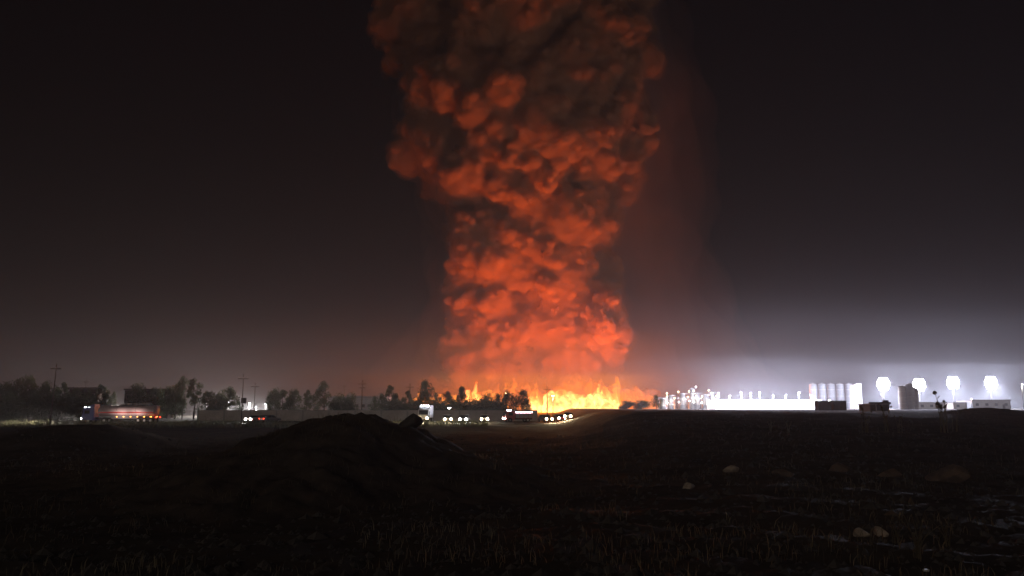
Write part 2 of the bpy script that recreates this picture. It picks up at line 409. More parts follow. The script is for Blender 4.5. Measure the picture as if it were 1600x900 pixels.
#  px, base py, Y, width m, height m, heat, light share, label
fires = [
    (742, 634, 520, 12, 22, 0, 1.0, 'white-hot ball of fire among the tree tops, leftmost big blaze'),
    (700, 636, 525, 20, 17, 1, .25, 'low orange flames glowing behind the bushes left of the white-hot ball'),
    (655, 636, 540, 16, 15, 1, .15, 'outermost orange fire at the left foot of the smoke'),
    (794, 632, 535, 16, 34, 2, .5, 'tall orange flames licking up the left edge of the bright smoke'),
    (838, 634, 520, 12, 16, 0, 1.2, 'bright yellow flame just right of the dark round bushes'),
    (862, 634, 525, 10, 16, 1, .6, 'upright yellow fire behind the tall pole in the blaze'),
    (887, 634, 525, 11, 22, 1, .9, 'leaning yellow tongue of fire in the middle of the blaze'),
    (906, 638, 515, 28, 5, 0, 1.2, 'low wide white-hot fire along the ground at the heart of the blaze'),
    (939, 638, 515, 14, 17, 0, 2.0, 'tall white-yellow fire at the right heart of the blaze'),
    (966, 637, 530, 9, 30, 1, .8, 'thin curling flame climbing the right edge of the smoke'),
    (987, 638, 540, 26, 16, 2, .5, 'orange flames spreading right beyond the smoke foot'),
    (1016, 637, 545, 14, 12, 1, .35, 'last small yellow fire before the lit plant'),
    (815, 634, 545, 28, 30, 2, .5, 'broad curtain of orange flame behind the dark round bushes'),
    (915, 636, 545, 34, 34, 2, .5, 'broad curtain of orange flame behind the heart of the blaze'),
    (768, 634, 540, 18, 18, 1, .5, 'yellow flames between the white-hot ball and the dark round bushes'),
]
tot = sum(f[6] for f in fires)
for i, (px, py, Yd, wd, h, heat, k, lab) in enumerate(fires):
    p = at(px, py, Yd); p.z = gh(p.x, p.y) if p.z < 6 else p.z
    base = gh(p.x, p.y)
    t = empty('fire', (p.x, p.y, base), 0, lab, 'fire', 'fires burning at the foot of the smoke')
    lift = max(0, p.z - base)
    nt_ = max(5, int(wd / 2.4))
    g = random.Random(i + 3)
    for j in range(nt_):
        f = g.uniform(-1, 1); hh = (h + lift) * (1 - .55 * abs(f)) * (g.uniform(.8, 1.05) if heat == 0 else g.uniform(.5, 1.05))
        o = puffs_to_mesh('flame', *flame_puffs(hh, wd * (.10 + .26 * g.random() ** 1.5) + .8, i * 31 + j), .55, [(.09, 3.2, 'n'), (.25, 1.7, 'n'), (.7, .5, 'n')], FM[heat])
        o.parent = t; o.location = (f * wd * .5, g.uniform(-.3, .3) * wd, 0)
    point('fire_light', (0, -wd * .3, h * .45 + lift), FIRE_POWER * k / tot, FIRE, 2.5, t)

# ------------------------------------------------------------------ earth mound with a boulder, rocks
def mound_h(x, y, lobes):
    if callable(lobes): return lobes(x, y)
    return sum(h * math.exp(-((x - a) / sx) ** 2 - ((y - b) / sy) ** 2) for a, b, h, sx, sy in lobes)
def heap(name, lobes, x0, x1, y0, y1, step, material, lumpy):
    nx_, ny_ = int((x1 - x0) / step), int((y1 - y0) / step); vs_, fs = [], []
    for j in range(ny_ + 1):
        for i in range(nx_ + 1):
            x, y = x0 + i * step, y0 + j * step; h = mound_h(x, y, lobes)
            k = min(1, h / .6)
            z = gh(x, y) - .35 + h + k * lumpy * (noise.noise((x * .9, y * .9, 5)) * .9 + noise.noise((x * 2.7, y * 2.7, 1)) * .45 + noise.noise((x * 7, y * 7, 2)) * .2)
            vs_.append((x, y, z))
    for j in range(ny_):
        for i in range(nx_): a = j * (nx_ + 1) + i; fs.append((a, a + 1, a + nx_ + 2, a + nx_ + 1))
    return MB().add(vs_, fs).build(name, material, smooth_=True)
RX = [-22, -17, -14, -12.4, -11.25, -10.1, -9, -8.2, -7, -5.9, -5.1, -4.2, -3.2, -2.0, -.6, 2, 6]
RZ = [.0, .35, .7, 1.05, 1.45, 1.95, 2.4, 2.64, 2.7, 2.6, 2.42, 2.1, 1.65, 1.15, .7, .25, 0]
def LOBES(x, y):
    yc = 35 + .5 * math.sin(x * 1.3); d = y - yc
    f = math.exp(-(d / (3.4 + .6 * math.sin(x * .7))) ** 2) if d > 0 else math.exp(-(d / (8.5 + 1.2 * math.sin(x * .5))) ** 2)
    return (float(np.interp(x, RX, RZ)) + .3) * f * min(1, max(0, (y - 13) / 6), max(0, (46 - y) / 3), max(0, (x + 23) / 3), max(0, (6.5 - x) / 3))
tag(heap('earth_mound', LOBES, -23, 6.5, 13, 46, .2, M['mound'], .3), 'big dark heap of dug earth in front of the road', 'mound')
rm = at(1525, 640, 100)
tag(heap('earth_mound', [(rm.x, 100, .8, 5, 4), (rm.x + 6, 101, .45, 6, 4)], rm.x - 16, rm.x + 22, 90, 112, .5, M['mound'], .12), 'low earth heap on the field edge below the rightmost floodlight', 'mound')

def rock(name, p, sx, sy, sz, seed, material, label, cat='rock', group=None, rz=0):
    bm = bmesh.new(); bmesh.ops.create_icosphere(bm, subdivisions=3, radius=1)
    for v in bm.verts:
        c = v.co.copy(); f = 1 + .34 * noise.noise(c * 1.1 + Vector((seed, 0, 0))) + .16 * noise.noise(c * 2.6 + Vector((0, seed, 0))) + .06 * noise.noise(c * 7 + Vector((0, 0, seed)))
        c = c * f
        for q in range(11):                          # flat broken faces
            d = Vector((math.sin(seed * 3 + q * 2.1), math.cos(seed * 1.7 + q * 1.3), math.sin(q * 1.9 + seed))).normalized()
            e = c.dot(d) - (.62 + .12 * math.sin(q * 2.7 + seed))
            if e > 0: c -= d * e * .96
        v.co = Vector((c.x * sx, c.y * sy, c.z * sz))
    me = bpy.data.meshes.new(name); bm.to_mesh(me); bm.free(); me.materials.append(material)
    o = bpy.data.objects.new(name, me); C.objects.link(o); o.location = (p[0], p[1], p[2] + sz * .55); o.rotation_euler = (0, 0, rz)
    return tag(o, label, cat, group)
p = at(640, 662, 34.5)
rock('boulder', (p.x, p.y, p.z - .28), .56, .55, .46, 4.2, M['rockdark'], 'dark squarish boulder on the crest of the earth heap', 'boulder')
for px, py, s, fl, lab in [
    (1142, 738, .62, .5, 'pale flat-topped rock lying alone in the middle of the dark field'),
    (1075, 764, .45, .5, 'low pale stone just nearer and left of the flat-topped rock'),
    (1226, 744, .85, .35, 'low reddish slab of rock right of the flat-topped rock'),
    (1312, 738, .95, .4, 'long brown rock beyond the slab in the field'),
    (1392, 746, .8, .4, 'dim flat rock between the long brown rock and the broad hump'),
    (1482, 752, 1.25, .5, 'broad brown hump of rock, farthest right of the field rocks'),
    (1392, 808, .33, .5, 'small rounded stone just behind the notched pale rock'),
    (1345, 838, .42, .42, 'left half of the notched pale rock near the weeds'),
    (1375, 836, .34, .55, 'pointed right half of the notched pale rock near the weeds'),
    (702, 745, .35, .7, 'small rust-brown stone below the end of the earth heap'),
    (492, 720, .3, .6, 'small grey stone on the near flank of the earth heap')]:
    g = ground_at(px, py)
    rock('rock', (g.x, g.y, g.z - s * fl * .2), s * .75, s * .6, s * fl * .85, px * .13, M['rock' if px in (1142, 1345, 1375, 1075) else 'rockbrown'], lab, 'rock', 'rocks scattered over the field', rz=px)
# loose clods, too many to count
rm_ = MB(); g = random.Random(11)
for k in range(12000):
    y = 9 + 75 * g.random() ** 1.6; x = g.uniform(-.72, .72) * y; s = g.uniform(.02, .10) * (1 + (g.random() ** 8) * 2.2); z = gh(x, y) + noise.noise((x * 1.3, y * 1.3, 0)) * .06 + noise.noise((x * .45, y * .45, 3)) * .09
    vs_ = [(x + s * g.uniform(.6, 1.3) * a, y + s * g.uniform(.6, 1.3) * b, z + s * g.uniform(.4, .8) * c) for a, b, c in ((1, 0, 0), (-1, 0, 0), (0, 1, 0), (0, -1, 0), (0, 0, 1.2), (0, 0, -1))]
    rm_.add(vs_, [(0, 2, 4), (2, 1, 4), (1, 3, 4), (3, 0, 4), (2, 0, 5), (1, 2, 5), (3, 1, 5), (0, 3, 5)])
tag(rm_.build('rubble', M['rockdark']), 'loose clods and small stones strewn over the field', 'rubble', kind='stuff')

# ------------------------------------------------------------------ grass and weeds
def blades(pts, h0, h1, wd, seed, bend=.35):
    g = random.Random(seed); m = MB()
    for x, y, z in pts:
        h = g.uniform(h0, h1); a = g.uniform(0, 6.28); b = g.uniform(.1, bend) * h; c, s = math.cos(a), math.sin(a); w_ = wd * g.uniform(.6, 1.3)
        q = g.uniform(0, 6.28); u, v = math.cos(q) * w_, math.sin(q) * w_
        m.add([(x - u, y - v, z - .05), (x + u, y + v, z - .05), (x + u * .7 + c * b * .3, y + v * .7 + s * b * .3, z + h * .55), (x - u * .7 + c * b * .3, y - v * .7 + s * b * .3, z + h * .55), (x + c * b, y + s * b, z + h)],
              [(0, 1, 2, 3), (3, 2, 4)])
    return m
g = random.Random(21)
pts = []
for k in range(15000):
    x = g.uniform(-118, -4); y = g.uniform(128, 148)
    if noise.noise((x * .12, y * .2, 0)) + .35 * noise.noise((x * .5, y * .5, 2)) < -.15 and g.random() < .8: continue
    pts.append((x, y, gh(x, y)))
tag(blades(pts, .35, 1.15, .028, 1).build('grass', M['grass']), 'tall rank grass along the near verge of the road', 'grass', kind='stuff')
pts = []
for k in range(30000):
    y = 10 + 100 * g.random() ** 1.5; x = g.uniform(-.75, .75) * y
    if noise.noise((x * .25, y * .25, 9)) + .5 * noise.noise((x * .9, y * .9, 3)) < .02: continue
    pts.append((x, y, gh(x, y)))
for k in range(5200):
    x = g.uniform(-19, 3); y = g.uniform(20, 41); h_ = LOBES(x, y)
    if h_ < .5 or noise.noise((x * .6, y * .6, 4)) < .0: continue
    pts.append((x, y, gh(x, y) - .38 + h_))
tag(blades(pts, .05, .34, .010, 2, .9).build('dry_grass', M['drygrass']), 'thin dry grass tufts over the dark field', 'grass', kind='stuff')

def weed(p, h, label, stems=5, seed=0, heads=True, spread=.28):
    g = random.Random(seed); t = empty('weed', p, 0, label, 'weed', 'weeds standing on the field edge')
    for k in range(stems):
        m = MB(); lean = (g.uniform(-1, 1) * spread, g.uniform(-1, 1) * spread); hh = h * g.uniform(.55, 1); a = Vector((g.uniform(-.1, .1) * h, g.uniform(-.1, .1) * h, -.05)); pts_ = [a]
        for q in range(1, 6): f = q / 5; pts_.append(Vector((a.x + lean[0] * hh * f * f, a.y + lean[1] * hh * f * f, hh * f)))
        for q in range(5): m.tube(pts_[q], pts_[q + 1], .016 * h * (1 - q * .13), .016 * h * (1 - (q + 1) * .13), 5)
        for q in range(7):
            f = g.uniform(.15, .95); b = Vector((a.x + lean[0] * hh * f * f, a.y + lean[1] * hh * f * f, hh * f)); an = g.uniform(0, 6.28); ln = h * g.uniform(.07, .16); d = Vector((math.cos(an), math.sin(an), g.uniform(.2, .9))) * ln; s_ = Vector((-math.sin(an), math.cos(an), 0)) * ln * .18
            m.add([b, b + d * .5 + s_, b + d, b + d * .5 - s_], [(0, 1, 2, 3)])
        stem = m.build('stem', M['drygrass'], t)
        if heads:
            r = h * g.uniform(.03, .055)
            MB().lathe([(r * .3, -r * .8), (r, -r * .2), (r * .9, r * .4), (r * .35, r)], tuple(pts_[-1]), 8).build('seed_head', M['drygrass'], stem)
    return t
for px, py, top, st, lab in [(1470, 652, 611, 6, 'tall branching weed with round seed heads below the third floodlight'),
                             (1352, 652, 632, 6, 'low bushy weed left of the dark hut on the field edge'),
                             (1386, 650, 627, 4, 'thin weed standing at the corner of the dark hut'),
                             (1492, 652, 640, 4, 'small weed just right of the tall branching weed'),
                             (1405, 655, 642, 4, 'small weed in front of the cluster of grey tanks'),
                             (1232, 672, 656, 5, 'sprig of weed in the pale glow below the white hall'),
                             (1205, 668, 655, 7, 'pale tuft of weed in the glow below the white hall')]:
    Yw = 62.0
    a = at(px, py, Yw); zg = gh(a.x, Yw); hgt = at(px, top, Yw).z - zg
    weed((a.x, Yw, zg), max(.5, hgt), lab, st, px)
for px, py, h, lab in [(1435, 872, .9, 'leafy weed clump at the bottom right in the near field'), (1400, 848, .6, 'weed clump right behind the notched pale rock'), (1480, 850, .6, 'thin weed right of the bottom leafy clump')]:
    weed(ground_at(px, py), h, lab, 9, px, False, .6)
gl = ground_at(1447, 893)
lit = MB().box(0, 0, .02, .10, .08, .04, .4).add([(-.05, .05, .07), (.09, .02, .10), (.06, .1, .075)], [(0, 1, 2)]).build('litter', M['white'], None, gl, bevel=.01)
tag(lit, 'scrap of white litter at the bottom right edge', 'litter')

# ------------------------------------------------------------------ trees
def tree_mesh(seed, h, crown_lo, rad, lobes, leaves, leaf):
    """one trunk with limbs, one crown of leaf faces gathered round the limb ends; gaps between clumps."""
    g = random.Random(seed); tr, cr = MB(), MB(); top = Vector((g.uniform(-.05, .05) * h, g.uniform(-.05, .05) * h, h * .82))
    pts_ = [Vector((0, 0, -.3)), Vector((g.uniform(-.03, .03) * h, 0, h * .25)), Vector((g.uniform(-.05, .05) * h, g.uniform(-.03, .03) * h, h * .55)), top]
    r = h * .026
    for q in range(3): tr.tube(pts_[q], pts_[q + 1], r * (1 - q * .3), r * (1 - (q + 1) * .3), 7)
    ends = []
    for k in range(lobes):
        f = crown_lo + (1 - crown_lo) * (k + g.random()) / lobes; f = min(.97, f)
        a = g.uniform(0, 6.28); rr = rad * (math.sin(math.pi * (.22 + .68 * (f - crown_lo) / (1 - crown_lo)))) * g.uniform(.45, 1.0)
        b = Vector((0, 0, h * max(.16, f * .78))); e = Vector((math.cos(a) * rr, math.sin(a) * rr, h * f * g.uniform(.93, 1.03)))
        b.x = top.x * f; b.y = top.y * f
        mid = (b + e) / 2 + Vector((0, 0, -.03 * h)); tr.tube(b, mid, r * .38, r * .26, 5); tr.tube(mid, e, r * .26, r * .08, 5)
        ends.append((e, rad * g.uniform(.3, .66)))
    per = leaves // lobes
    for e, cr_ in ends:
        for _ in range(per):
            d = Vector((g.gauss(0, 1), g.gauss(0, 1), g.gauss(0, .8))); d = d.normalized() * cr_ * g.random() ** .45
            p_ = e + d; n_ = Vector((g.gauss(0, 1), g.gauss(0, 1), g.gauss(0, 1))).normalized(); u = n_.orthogonal().normalized(); v = n_.cross(u); s = leaf * g.uniform(.6, 1.4)
            cr.add([p_ - u * s, p_ + v * s * .45, p_ + u * s, p_ - v * s * .45], [(0, 1, 2, 3)])
    return tr, cr
PROTO = {}
for nm, a in dict(round=(1, 9, .22, 3.6, 26, 5200, .22), open=(2, 11, .38, 2.6, 13, 2600, .22), tall=(3, 12, .3, 2.2, 18, 3400, .22), bush=(5, 5, .08, 3.2, 26, 5200, .2), ragged=(8, 8, .2, 3.2, 15, 2600, .22), round2=(11, 9, .15, 3.3, 24, 4600, .22), tall2=(14, 12, .42, 2.4, 12, 2400, .24)).items():
    tr, cr = tree_mesh(*a)
    t = tr.build('trunk', M['bark']); c = cr.build('crown', M['leaf'])
    PROTO[nm] = (t.data, c.data, a[1], a[3]); bpy.data.objects.remove(t); bpy.data.objects.remove(c)
def tree(px, top, Yd, kind, wpx, label, group, seed=0, name='tree'):
    a = at(px, 640, Yd); z0 = gh(a.x, Yd); H = at(px, top, Yd).z - z0
    tm, cm, ph, pr = PROTO[kind]; s = H / ph; sw = (wpx * Yd / FPX / 2) / pr
    t = empty(name, (a.x, Yd, z0), random.Random(px + seed).uniform(0, 6.28), label, 'tree' if name == 'tree' else 'bush', group)
    t.scale = (sw, sw, s)
    for nm, d in (('trunk', tm), ('crown', cm)):
        o = bpy.data.objects.new(nm, d); C.objects.link(o); o.parent = t
    return t
LG, MG, FG = 'dark trees along the far side of the road', 'trees behind the perimeter wall', 'trees silhouetted against the fire'
for px, top, Yd, kind, wpx, lab in [
    (4, 600, 205, 'round', 34, 'dark tree cut by the left picture edge'),
    (20, 594, 200, 'ragged', 26, 'ragged-topped tree, second in from the left picture edge'),
    (44, 591, 205, 'round2', 30, 'broad round-topped tree just left of the leaning power pole'),
    (67, 600, 198, 'round', 26, 'rounded tree directly beside the leaning power pole on its left'),
    (84, 606, 210, 'ragged', 20, 'low tree directly behind the leaning power pole'),
    (98, 600, 206, 'tall', 18, 'slim tree just right of the leaning power pole'),
    (120, 609, 204, 'round2', 26, 'dense tree in front of the left half of the first dark block'),
    (141, 612, 206, 'ragged', 20, 'ragged tree in front of the right half of the first dark block'),
    (274, 603, 214, 'round2', 26, 'dense tree tucked behind the left twin tall tree'),
    (344, 618, 224, 'bush', 20, 'low thick tree just left of the lone open tree'),
    (154, 603, 214, 'tall', 17, 'slim tree beside the dark flat-roofed block, first right of it'),
    (164, 604, 232, 'tall2', 11, 'slim tree in the bright gap between the two dark blocks'),
    (174, 614, 234, 'ragged', 14, 'small ragged tree in the bright gap between the two dark blocks'),
    (212, 603, 215, 'round', 34, 'dense tree rising over the roof of the block behind the tanker'),
    (240, 609, 220, 'round2', 34, 'dense low tree right of the block behind the tanker'),
    (262, 607, 216, 'round', 32, 'dense round tree left of the twin tall trees'),
    (285, 592, 212, 'open', 19, 'left one of the twin tall open-crowned trees'),
    (303, 591, 210, 'tall2', 22, 'right one of the twin tall open-crowned trees'),
    (322, 614, 214, 'round2', 30, 'low dense tree just right of the twin tall trees'),
    (336, 617, 222, 'ragged', 18, 'scrubby tree between the twin tall trees and the lone tree'),
    (355, 607, 216, 'open', 24, 'lone open tree with thin trunk left of the bare utility poles')]:
    tree(px, top, Yd, kind, wpx, lab, LG)
for k, px in enumerate((10, 32, 54, 76, 110, 128)):
    tree(px, 622, 192, 'bush', 40, ['bush at the foot of the trees by the left picture edge', 'second bush from the left picture edge under the trees', 'third bush from the left picture edge under the trees', 'bush at the foot of the leaning power pole', 'bush in front of the dark flat-roofed block, nearer the pole', 'bush in front of the dark flat-roofed block, nearer the tanker cab'][k], 'bushes under the dark trees', 3, 'bush')
for px, top, Yd, kind, wpx, lab in [
    (372, 626, 225, 'ragged', 16, 'small scrubby tree at the foot of the taller bare utility pole'),
    (426, 610, 212, 'round', 22, 'first tree of the clump right of the utility poles'),
    (441, 611, 214, 'tall', 22, 'second tree of the clump right of the utility poles'),
    (460, 611, 210, 'round2', 24, 'third tree of the clump right of the utility poles'),
    (479, 611, 215, 'tall', 15, 'narrow tree, fourth of the clump right of the utility poles'),
    (492, 612, 212, 'ragged', 18, 'ragged tree, fifth of the clump right of the utility poles'),
    (506, 599, 208, 'open', 23, 'tallest tree of the clump, standing above the long grey building'),
    (530, 622, 205, 'bush', 26, 'low tree in front of the long grey building, left end'),
    (548, 621, 204, 'bush', 24, 'low tree in front of the middle of the long grey building'),
    (585, 620, 206, 'ragged', 16, 'scrubby tree at the right end of the long grey building')]:
    tree(px, top, Yd, kind, wpx, lab, MG)
for px, top, Yd, kind, wpx, lab in [
    (597, 616, 203, 'ragged', 22, 'ragged tree left of the firelit trees, partly against grey sky'),
    (608, 604, 200, 'tall', 20, 'pointed tree at the left end of the firelit row'),
    (622, 622, 210, 'ragged', 18, 'thin-leaved small tree with flames glowing through it'),
    (638, 612, 202, 'tall', 16, 'narrow tree behind the pole with firelight either side'),
    (666, 598, 198, 'round2', 26, 'tall dark tree directly above the box truck'),
    (684, 615, 215, 'ragged', 20, 'loose-leaved tree right of the tall dark one'),
    (697, 614, 204, 'open', 20, 'small open tree above the first car headlights'),
    (720, 603, 200, 'tall2', 20, 'twin-topped tree just left of the white-hot fire'),
    (760, 621, 205, 'bush', 22, 'low bush just right of the white-hot fire'),
    (778, 616, 202, 'ragged', 22, 'bush left of the dark round bushes by the lamp'),
    (796, 614, 198, 'round', 26, 'left one of the dark dense round-topped bushes in front of the fire'),
    (815, 612, 198, 'round2', 26, 'right one of the dark dense round-topped bushes in front of the fire'),
    (980, 628, 300, 'bush', 26, 'low bush on the field crest at the right foot of the fire'),
    (1003, 627, 305, 'bush', 24, 'second low bush on the field crest right of the fire'),
    (1026, 618, 300, 'ragged', 18, 'small ragged tree against the lights of the plant')]:
    tree(px, top, Yd, kind, wpx, lab, FG)
for k, px in enumerate((614, 650, 676, 706, 732, 748, 770)):
    tree(px, 628, 196, 'bush', 34, ['scrub bush at the left end of the firelit row', 'scrub bush left of the box truck', 'scrub bush right behind the box truck', 'scrub bush behind the first car headlights', 'scrub bush right under the white-hot fire', 'scrub bush just right below the white-hot fire', 'scrub bush left of the dark round bushes'][k], 'scrub behind the parked vehicles', 5, 'bush')

# ------------------------------------------------------------------ poles and lamps
def pole(px, top, Yd, label, arms=1, lean=0, r=.13, base_py=None):
    a = at(px, 640, Yd); z0 = gh(a.x, Yd); H = at(px, top, Yd).z - z0
    t = empty('utility_pole', (a.x, Yd, z0), 0, label, 'utility pole', 'utility poles'); t.rotation_euler = (0, lean, 0)
    MB().tube((0, 0, -.5), (0, 0, H), r, r * .6, 10).build('post', M['wood'], t, smooth_=True)
    for k in range(arms):
        z = H - .9 - k * .9; ar = MB().box(0, -r * .7, z, 1.9 - k * .5, .1, .12).build('crossarm', M['wood'], t)
        for x in (-.8 + k * .25, 0, .8 - k * .25):
            MB().lathe([(.03, 0), (.06, .06), (.035, .12), (.06, .18), (.02, .24)], (x, -r * .7, z + .06), 8).build('insulator', M['concrete'], ar)
    return t
pole(80, 568, 138, 'leaning wooden power pole with crossarm at the left', 1, R(1.6), .12)
pole(378, 584, 145, 'tall bare utility pole, taller of the pair by the bright yard lights', 1, 0, .1)
pole(397, 598, 185, 'shorter utility pole, right of the pair by the bright yard lights', 1, 0, .1)
pole(565, 594, 190, 'utility pole with crossarm over the long grey building', 2, 0, .13)
pole(537, 600, 320, 'thin mast far behind the long grey building', 1, 0, .1)
pole(640, 599, 196, 'utility pole standing against the orange fire glow at the left', 1, 0, .13)
pole(855, 603, 205, 'tall pole standing right in front of the blaze', 1, 0, .13)
pole(131, 592, 240, 'thin mast over the dark flat-roofed block', 1, 0, .08)
pole(1058, 613, 330, 'short pole among the lights of the plant', 1, 0, .16)

def lamp_post(px, py, Yd, power, col, label, group, head=.5, glowmat='lampwhite', hood=False, name='street_lamp', radius=.4):
    p = at(px, py, Yd); z0 = gh(p.x, Yd); H = p.z - z0
    t = empty(name, (p.x, Yd, z0), 0, label, 'lamp', group)
    MB().tube((0, .25, -.4), (0, .25, H + .25), .12, .06, 8).build('post', M['black'], t, smooth_=True)
    MB().tube((0, .25, H + .2), (0, -.25, H + .28), .05, .05, 6).build('arm', M['steel'], t)
    hs = MB().box(0, -.05, H + .16 + head * .12, head * 1.15, head * .9, head * .24, taper=.8).build('housing', M['steel'], t, bevel=.02)
    MB().lathe([(.02, -head * .28), (head * .3, -head * .22), (head * .46, -head * .05), (head * .46, 0)], (0, -.05, H + .16), 12).build('lamp_glass', M[glowmat], t, smooth_=True)
    if hood: point('lamp_light', (0, -.15, H - head * .75), power, col, radius, t, spot=155, rot=(R(-42), 0, 0))
    else: point('lamp_light', (0, -.15, H - head * .75), power, col, radius, t)
    return t
WH, WM = (.76, .79, 1.0), (1.0, .78, .52)
LAMP = 2.2e4
for px, py, Yd, k, lab in [
    (323, 630, 300, .10, 'dim lamp in the trees right of the twin tall trees'), (357, 629, 300, .55, 'white yard lamp under the lone open tree'), (372, 631, 320, .35, 'white yard lamp just left of the taller bare pole'),
    (390, 631, 300, .9, 'brightest white yard lamp, between the two bare poles'), (400, 637, 310, .6, 'low yard lamp right of the shorter bare pole'), (415, 632, 320, .45, 'white yard lamp at the left edge of the tree clump'),
    (185, 634, 420, .8, 'yard lamp in the gap left of the block behind the tanker'), (172, 632, 470, .6, 'far yard lamp in the bright gap between the two dark blocks'), (28, 630, 430, .6, 'added lamp behind the far left trees, feeding the horizon glow')]:  # leftmost lamp is added behind the trees to light the horizon glow
    lamp_post(px, py, Yd, LAMP * 7.5 * k, (1, .95, .9), lab, 'white lamps of the yard behind the trees', .6, hood=True)
for px, py, Yd, k, gm, lab in [
    (702, 638, 186, .03, 'lampwhite', 'round white lamp over the perimeter wall behind the cars'), (791, 615, 240, .12, 'lampwarm', 'warm lamp standing above the dark round bushes'), (864, 619, 240, .15, 'lampwarm', 'warm lamp right beside the tall pole in front of the blaze')]:
    lamp_post(px, py, Yd, LAMP * k, WM, lab, 'street lamps in front of the fire', .7, gm)

# floodlight masts on the right
def flood_mast(px, py, Yd, power, label):
    p = at(px, py, Yd); z0 = gh(p.x, Yd); H = p.z - z0
    t = empty('floodlight_mast', (p.x, Yd, z0), 0, label, 'floodlight', 'four floodlight masts on the right')
    MB().tube((0, .5, -.4), (0, .5, H + 2.2), .28, .16, 10).build('post', M['black'], t, smooth_=True)
    fr = MB()
    for z in (-1.5, -.5, .5, 1.5): fr.box(0, .25, H + z * 1.5, 6.4 if abs(z) < 1 else 4.6, .12, .1)
    fr.box(-2.2, .3, H, .12, .1, 5.0).box(2.2, .3, H, .12, .1, 5.0).build('lamp_frame', M['black'], t)
    for j in range(4):
        n_ = 4 if j in (1, 2) else 3
        for i in range(n_):
            x = (i - (n_ - 1) / 2) * 1.6; z = H + (j - 1.5) * 1.5
            h = MB().lathe([(.3, .4), (.66, .05), (.72, -.1)], (x, 0, z), 12, 'y').build('lamp_head', M['black'], t)
            MB().lathe([(.7, -.11), (.5, -.18), (.02, -.2)], (x, 0, z), 12, 'y').build('lens', M['lampwhite'], h)
    point('flood_light', (0, -.9, H), power, WH, 1.2, t, spot=104, rot=(R(-38), 0, -math.atan2(p.x, Yd)))
    point('flood_glow', (0, -1.2, H), power * .34, WH, 1.2, t)
    return t
FLOOD = 8.0e5
for px, py, k, lab in [(1380, 600, 1.0, 'blazing white floodlight mast, first of four from the left'), (1436, 601, .75, 'blazing white floodlight mast behind the cluster of grey tanks'), (1489, 598, 1.1, 'blazing white floodlight mast above the tall branching weed'), (1548, 598, 1.25, 'blazing white floodlight mast nearest the right picture edge')]:
    flood_mast(px, py, 400, FLOOD * k, lab)

# ------------------------------------------------------------------ walls and buildings
def wall_run(x0, x1, Yd, h, label, bay=6.0):
    t = empty('perimeter_wall', (x0, Yd, gh(x0, Yd)), 0, label, 'wall')
    n = int((x1 - x0) / bay)
    first = None; pf = None
    for k in range(n):
        if first is None:
            first = MB().box(bay / 2, 0, h / 2 - .1, bay - .36, .18, h + .2).build('panel', M['wallpaint'], t); pf = MB().box(0, 0, h / 2, .36, .34, h + .35).build('pier', M['concrete'], t); cf = MB().box(bay / 2, 0, h + .045, bay - .36, .3, .09).build('coping', M['concrete'], t)
        else:
            for o in (first, pf, cf):
                c = o.copy(); C.objects.link(c); c.parent = t; c.location = (k * bay, 0, gh(x0 + k * bay, Yd) - gh(x0, Yd))
    return t
wall_run(-72, 8, 185, 2.35, 'long pale perimeter wall behind the road and the parked vehicles')
def building(name, px0, px1, top, Yd, depth, wm, label, cat='building', windows=0, rows=1, door=True, parapet=.3, lit=()):
    a, b = at(px0, 640, Yd), at(px1, 640, Yd); wdt = b.x - a.x; z0 = gh((a.x + b.x) / 2, Yd); H = at((px0 + px1) / 2, top, Yd).z - z0
    t = empty(name, ((a.x + b.x) / 2, Yd, z0), 0, label, cat)
    MB().box(0, depth / 2, H / 2 - .3, wdt, depth, H + .6).build('wall', M[wm], t)
    MB().box(0, depth / 2, H + .08, wdt + .5, depth + .5, .16).build('roof', M['roof'], t)
    if parapet:
        MB().box(0, -.12, H + .16 + parapet / 2, wdt + .5, .2, parapet).build('parapet', M[wm], t)
    if windows:
        for r_ in range(rows):
            for k in range(windows):
                x = -wdt / 2 + (k + .5) * wdt / windows; z = H * (r_ + .55) / rows
                f = MB().box(x, -.03, z, 1.5, .1, 1.3).build('window', M['concrete'], t)
                MB().box(x, -.09, z, 1.3, .04, 1.1).build('pane', M['glass'], f)
    if door:
        d = MB().box(wdt * .32, -.04, 1.05, 1.1, .1, 2.1).build('door', M['black'], t)
        MB().box(wdt * .32 + .4, -.12, 1.0, .05, .08, .14).build('handle', M['steel'], d)
    return t
building('flat_roofed_block', 106, 149, 608, 225, 3, 'darkwall', 'dark flat-roofed block between the leaning pole and the tanker cab', windows=3, rows=2)
building('flat_roofed_block', 193, 262, 610, 228, 4, 'darkwall', 'dark flat-roofed block standing behind the tanker', windows=5, rows=2)
building('long_building', 512, 602, 621, 290, 12, 'greywall', 'long low grey building behind the perimeter wall', windows=9)
building('hut', 1360, 1390, 632, 150, 5, 'darkwall', 'small dark hut on the field edge below the first floodlight', windows=1)
building('low_shed', 1434, 1478, 630, 330, 10, 'greywall', 'low grey shed right of the cluster of tanks', windows=3)
building('low_shed', 1520, 1580, 626, 340, 12, 'greywall', 'low flat shed under the rightmost floodlight', windows=4)
building('low_shed', 1490, 1519, 630, 345, 8, 'concrete', 'small pale shed left of the low flat one under the rightmost floodlight', windows=2)
# signboard on posts by the poles
p = at(381, 626, 190); z0 = gh(p.x, 190)
t = empty('signboard', (p.x, 190, z0), 0, 'dark square board on two posts beside the taller bare pole', 'signboard')
MB().box(0, 0, p.z - z0, 1.25, .1, 1.3).build('board', M['black'], t)
for x in (-.45, .45): MB().tube((x, .1, -.3), (x, .1, p.z - z0 + .5), .05, .05, 8).build('post', M['steel'], t)

